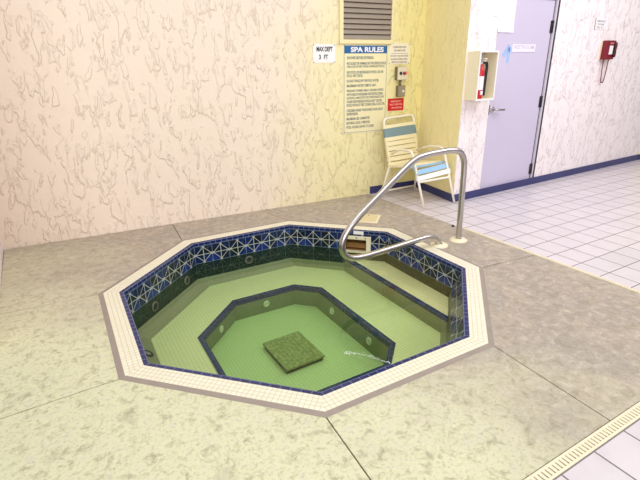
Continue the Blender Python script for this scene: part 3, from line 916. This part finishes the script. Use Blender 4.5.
# emergency switch box
s = on_back('alarm_switch_box', 4.07, 1.345, 'grey box with black and red buttons below the alarm notice', 'switch')
m = MB(); m.box((-.066, -.05, -.07), (.066, 0, .07), .004); m.build('body', OLIVE, s)
m = MB(); m.box((-.064, -.056, -.068), (.064, -.05, .068), .003); m.build('front_plate', plain('light_grey_plate', (226, 216, 190), .45), s)
for x, r, mt, lb in ((-.024, .017, BLACKP, 'black button'), (.022, .017, MAROON, 'dark red button')):
    m = MB(); m.lathe([(r, 0), (r, .008), (r * .8, .012), (0, .013)], 18, frame_on(Vector((x, -.056, .0)), Vector((0, -1, 0)))); m.build('button', mt, s)['label'] = lb
m = MB(); m.lathe([(.017, 0), (.017, .006), (.012, .010), (0, .011)], 18, frame_on(Vector((.047, -.056, .002)), Vector((0, -1, 0)))); m.build('indicator', plain('pink_lens', (236, 140, 132), .3), s)
for z in (-.045, .045):
    m = MB(); m.box((-.076, -.04, z - .01), (-.064, -.02, z + .01), .002); m.build('hinge', OLIVE, s)

s = on_back('toggle_switch_box', 4.076, 1.155, 'lower olive grey switch box with a white toggle above the red sign', 'switch')
m = MB(); m.box((-.05, -.045, -.06), (.05, 0, .06), .004); m.build('body', OLIVE, s)
m = MB(); m.box((-.045, -.05, -.055), (.045, -.045, .055), .002); m.build('front_plate', GREYP, s)
m = MB(); m.box((.0, -.066, -.012), (.022, -.05, .012), .004); m.build('toggle', WHITEP, s)
m = MB(); m.tube([(-.01, -.024, .055), (-.01, -.024, .121)], .012, 12); m.build('conduit', OLIVE, s)
for z in (-.035, .035):
    m = MB(); m.box((-.058, -.036, z - .008), (-.049, -.018, z + .008), .002); m.build('hinge', OLIVE, s)

s = on_back('shutoff_sign', 4.033, 1.01, 'red emergency shut off sign directly above the chair', 'sign')
m = MB(); m.box((-.109, -.004, -.067), (.109, -.0002, .067), .001); m.build('board', REDS, s)
letters('lettering', [('EMERGENCY', -.07, .075, .026, .044, .015), ('SHUT OFF FOR', -.085, .09, -.009, .010, .015), ('SPA MOTOR', -.06, .085, -.045, -.026, .015)], PALE, s, -.0045)

# ------------------------------------------------------------------ door and things on the door wall
dr = empty('door_1', (DOOR_O[0], DOOR_O[1], DB), ANG_D, kind='structure')
m = MB(); m.box((D0 + .012, .02, .006), (D1 - .05, .065, DT - DB - .014), .002); m.build('door_leaf', DOORM, dr)
m = MB(); m.box((D0, .004, 0), (D0 + .010, .13, DT - DB)); m.box((D1 - .034, .004, 0), (D1, .13, DT - DB)); m.box((D0, .004, DT - DB - .012), (D1, .13, DT - DB)); m.build('door_frame', JAMB, dr)
m = MB(); m.box((D1 - .049, .022, .004), (D1 - .035, .06, DT - DB - .013)); m.box((D1 - .004, -.006, 0), (D1 + .012, .02, DT - DB)); m.build('weatherstrip', EDGE, dr)
hz = .96 - DB
m = MB(); m.lathe([(.034, 0), (.034, .006), (.028, .011), (0, .012)], 24, frame_on(Vector((.512, .02, hz)), Vector((0, -1, 0)))); rose = m.build('handle', STEEL, dr); rose['label'] = 'satin metal lever handle'
m = MB(); m.tube(round_path([(.512, .015, hz), (.512, -.035, hz), (.645, -.04, hz - .006)], .02), [.011] * 100 if False else .0105, 14); m.build('lever', STEEL, rose)
m = MB(); m.box((D0 + .010, .012, hz - .05), (D0 + .032, .0215, hz + .05)); m.build('latch_plate', BLACKP, dr)
for z in (1.805, 1.0, .2):
    m = MB(); m.box((D1 - .075, .008, z - DB - .062), (D1 - .036, .0205, z - DB + .062)); m.tube([(D1 - .042, .008, z - DB - .062), (D1 - .042, .008, z - DB + .062)], .008, 10); m.build('hinge', BLACKP, dr)

s = on_door('paper_sheet', .573, 1.73, 'white sheet of paper taped to the top left of the lavender door', 'paper')
m = MB(); N = 8
for i in range(N):
    x0, x1 = -.118 + .25 * i / N, -.118 + .25 * (i + 1) / N
    for j in range(5):
        z0, z1 = .31 * j / 5, .31 * (j + 1) / 5
        def yy(x, z): return .0185 - .010 * max(0, .06 - z) / .06 * (.4 + .6 * math.sin(x * 20 + 1) ** 2)
        m.poly([(x0, yy(x0, z0), z0), (x1, yy(x1, z0), z0), (x1, yy(x1, z1), z1), (x0, yy(x0, z1), z1)])
bmesh.ops.remove_doubles(m.bm, verts=list(m.bm.verts), dist=1e-5)
o = m.build('sheet', PAPER, s); md = o.modifiers.new('thickness', 'SOLIDIFY'); md.thickness = .0008

s = on_door('tape_arrow', .665, 1.52, 'light blue tape arrow pointing up on the lavender door', 'arrow')
m = MB()
def tp(p, q, wd):
    p, q = Vector(p), Vector(q); d = (q - p).normalized(); n = Vector((-d.y, d.x)) * wd / 2
    pts = [p + n, p - n, q - n, q + n]
    for y in (.0175, .0195): m.poly([(a.x, y, a.y) for a in pts])
    for i in range(4): a, b = pts[i], pts[(i + 1) % 4]; m.poly([(a.x, .0175, a.y), (b.x, .0175, b.y), (b.x, .0195, b.y), (a.x, .0195, a.y)])
tp((.012, -.085), (.012, .06), .04); tp((-.07, -.02), (.015, .085), .05); tp((-.005, .06), (.045, .03), .045)
m.build('tape', TAPE, s)

s = on_door('door_plate', .925, 1.582, 'pale name plate with faint lettering right of the blue arrow', 'sign')
m = MB(); m.box((-.2, .014, -.039), (.2, .0195, .039), .001); m.build('board', PLATE, s)
letters('lettering', [('RESTROOM', -.17, .17, -.008, .03, .02)], PLINK, s, .0135)

s = on_door('phone_notice', 2.345, 1.862, 'small white notice on the stucco above the red telephone', 'sign')
m = MB(); m.box((-.133, -.006, -.064), (.133, -.0002, .064), .001); m.build('board', SIGNW, s)
letters('lettering', [('EMERGENCY', -.095, .1, .018, .04, .012), ('PHONE', -.08, .06, -.018, .004, .012), ('DIAL 911', -.09, .055, -.05, -.03, .012)], INKG, s, -.0065)
m = MB(); m.box((-.136, -.007, -.066), (-.131, -.0005, .066)); m.build('edge_strip', LOUV, s)

s = on_door('wall_telephone', 2.56, 1.565, 'dark red emergency telephone hanging on the white stucco wall', 'telephone')
m = MB(); m.box((-.135, -.008, -.115), (.10, 0, .105), .002); m.build('glow_plate', plain('beige_glow', (236, 218, 186), .6), s)  # warm glow beside the telephone put in as a beige plate
m = MB(); m.box((-.106, -.07, -.108), (.094, -.006, .112), .008); m.build('housing', MAROON, s)
m = MB(); m.box((-.045, -.074, -.05), (.035, -.069, .052), .002); m.build('label_card', SIGNW, s)
m = MB(); m.box((-.04, -.0735, .068), (.04, -.0695, .088), .001); m.build('brand_strip', plain('pink_strip', (206, 120, 130), .5), s)
m = MB(); m.tube([(.062, -.078, -.08), (.062, -.086, -.05), (.062, -.088, 0), (.062, -.086, .05), (.062, -.078, .085)], [.021, .019, .013, .019, .022], 14); hs = m.build('handset', plain('black_red_handset', (58, 14, 24), .35), s)
cpts = []
for k in range(21):
    t = k / 20; x = -.055 + .115 * t; cpts.append((x, -.03, -.125 - .26 * (1 - (2 * t - 1) ** 4) ** .9))
cpts = [(-.055, -.03, -.105)] + cpts + [(.06, -.05, -.1)]
m = MB(); m.tube(smooth_path(cpts, 3), .0062, 8); m.build('cord', MAROON2, s)

# extinguisher cabinet
CX0, CX1, CZ0, CZ1, CD = .015, .285, 1.085, 1.545, .155
s = on_door('extinguisher_cabinet', CX0, CZ0, 'open white framed extinguisher cabinet on stucco left of the lavender door', 'cabinet')
w_, h_ = CX1 - CX0, CZ1 - CZ0
m = MB(); t = .012
m.box((0, -CD, 0), (t, 0, h_)); m.box((w_ - t, -CD, 0), (w_, 0, h_)); m.box((t, -CD, h_ - t), (w_ - t, 0, h_)); m.box((t, -CD, 0), (w_ - t, 0, t)); m.build('body', CABY, s)
m = MB(); m.box((t, -.008, t), (w_ - t, -.001, h_ - t)); m.build('back_panel', CABI, s)
m = MB(); e = .013
for (a, b, c, d) in ((-.003, -.003, e, h_ + .003), (w_ - e, -.003, w_ + .003, h_ + .003), (e, h_ - e, w_ - e, h_ + .003), (e, -.003, w_ - e, e)):
    m.box((a, -CD - .008, b), (c, -CD, d), .001)
m.build('frame', CABW, s)

s = on_door('fire_extinguisher', CX0 + .098, CZ0 + .0125, 'red fire extinguisher with white label standing in the open cabinet', 'fire extinguisher')
s.location = s.location + Vector((math.sin(ANG_D) * .104, -math.cos(ANG_D) * .104, 0))
m = MB(); r = .037
m.lathe([(0, 0), (r * .9, 0), (r, .01), (r, .26), (r * .9, .285), (r * .5, .308), (.016, .315), (.016, .33)], 26); m.build('cylinder', RED, s)
m = MB(); m.lathe([(r + .0012, .085), (r + .0012, .215)], 26); lb = m.build('label_wrap', SIGNW, s); lb['label'] = 'white paper label'
m = MB(); m.box((-.018, -r - .003, .04), (.014, -r + .006, .075)); m.build('inspection_tag', SIGNW, s)
m = MB(); m.lathe([(.018, .328), (.018, .352), (.008, .356), (0, .356)], 16); m.build('valve', STEEL, s)
m = MB(); m.box((-.012, -.05, .352), (.012, .03, .360), .002); m.box((-.012, -.055, .372), (.012, .02, .38), .002); m.build('lever', CABW, s)
m = MB(); m.tube(smooth_path([(.012, -.01, .342), (.04, -.02, .345), (.058, -.022, .30), (.056, -.02, .18), (.054, -.018, .03)], 6), .0135, 12); m.build('hose', BLACKP, s)
bpy.context.view_layer.update()
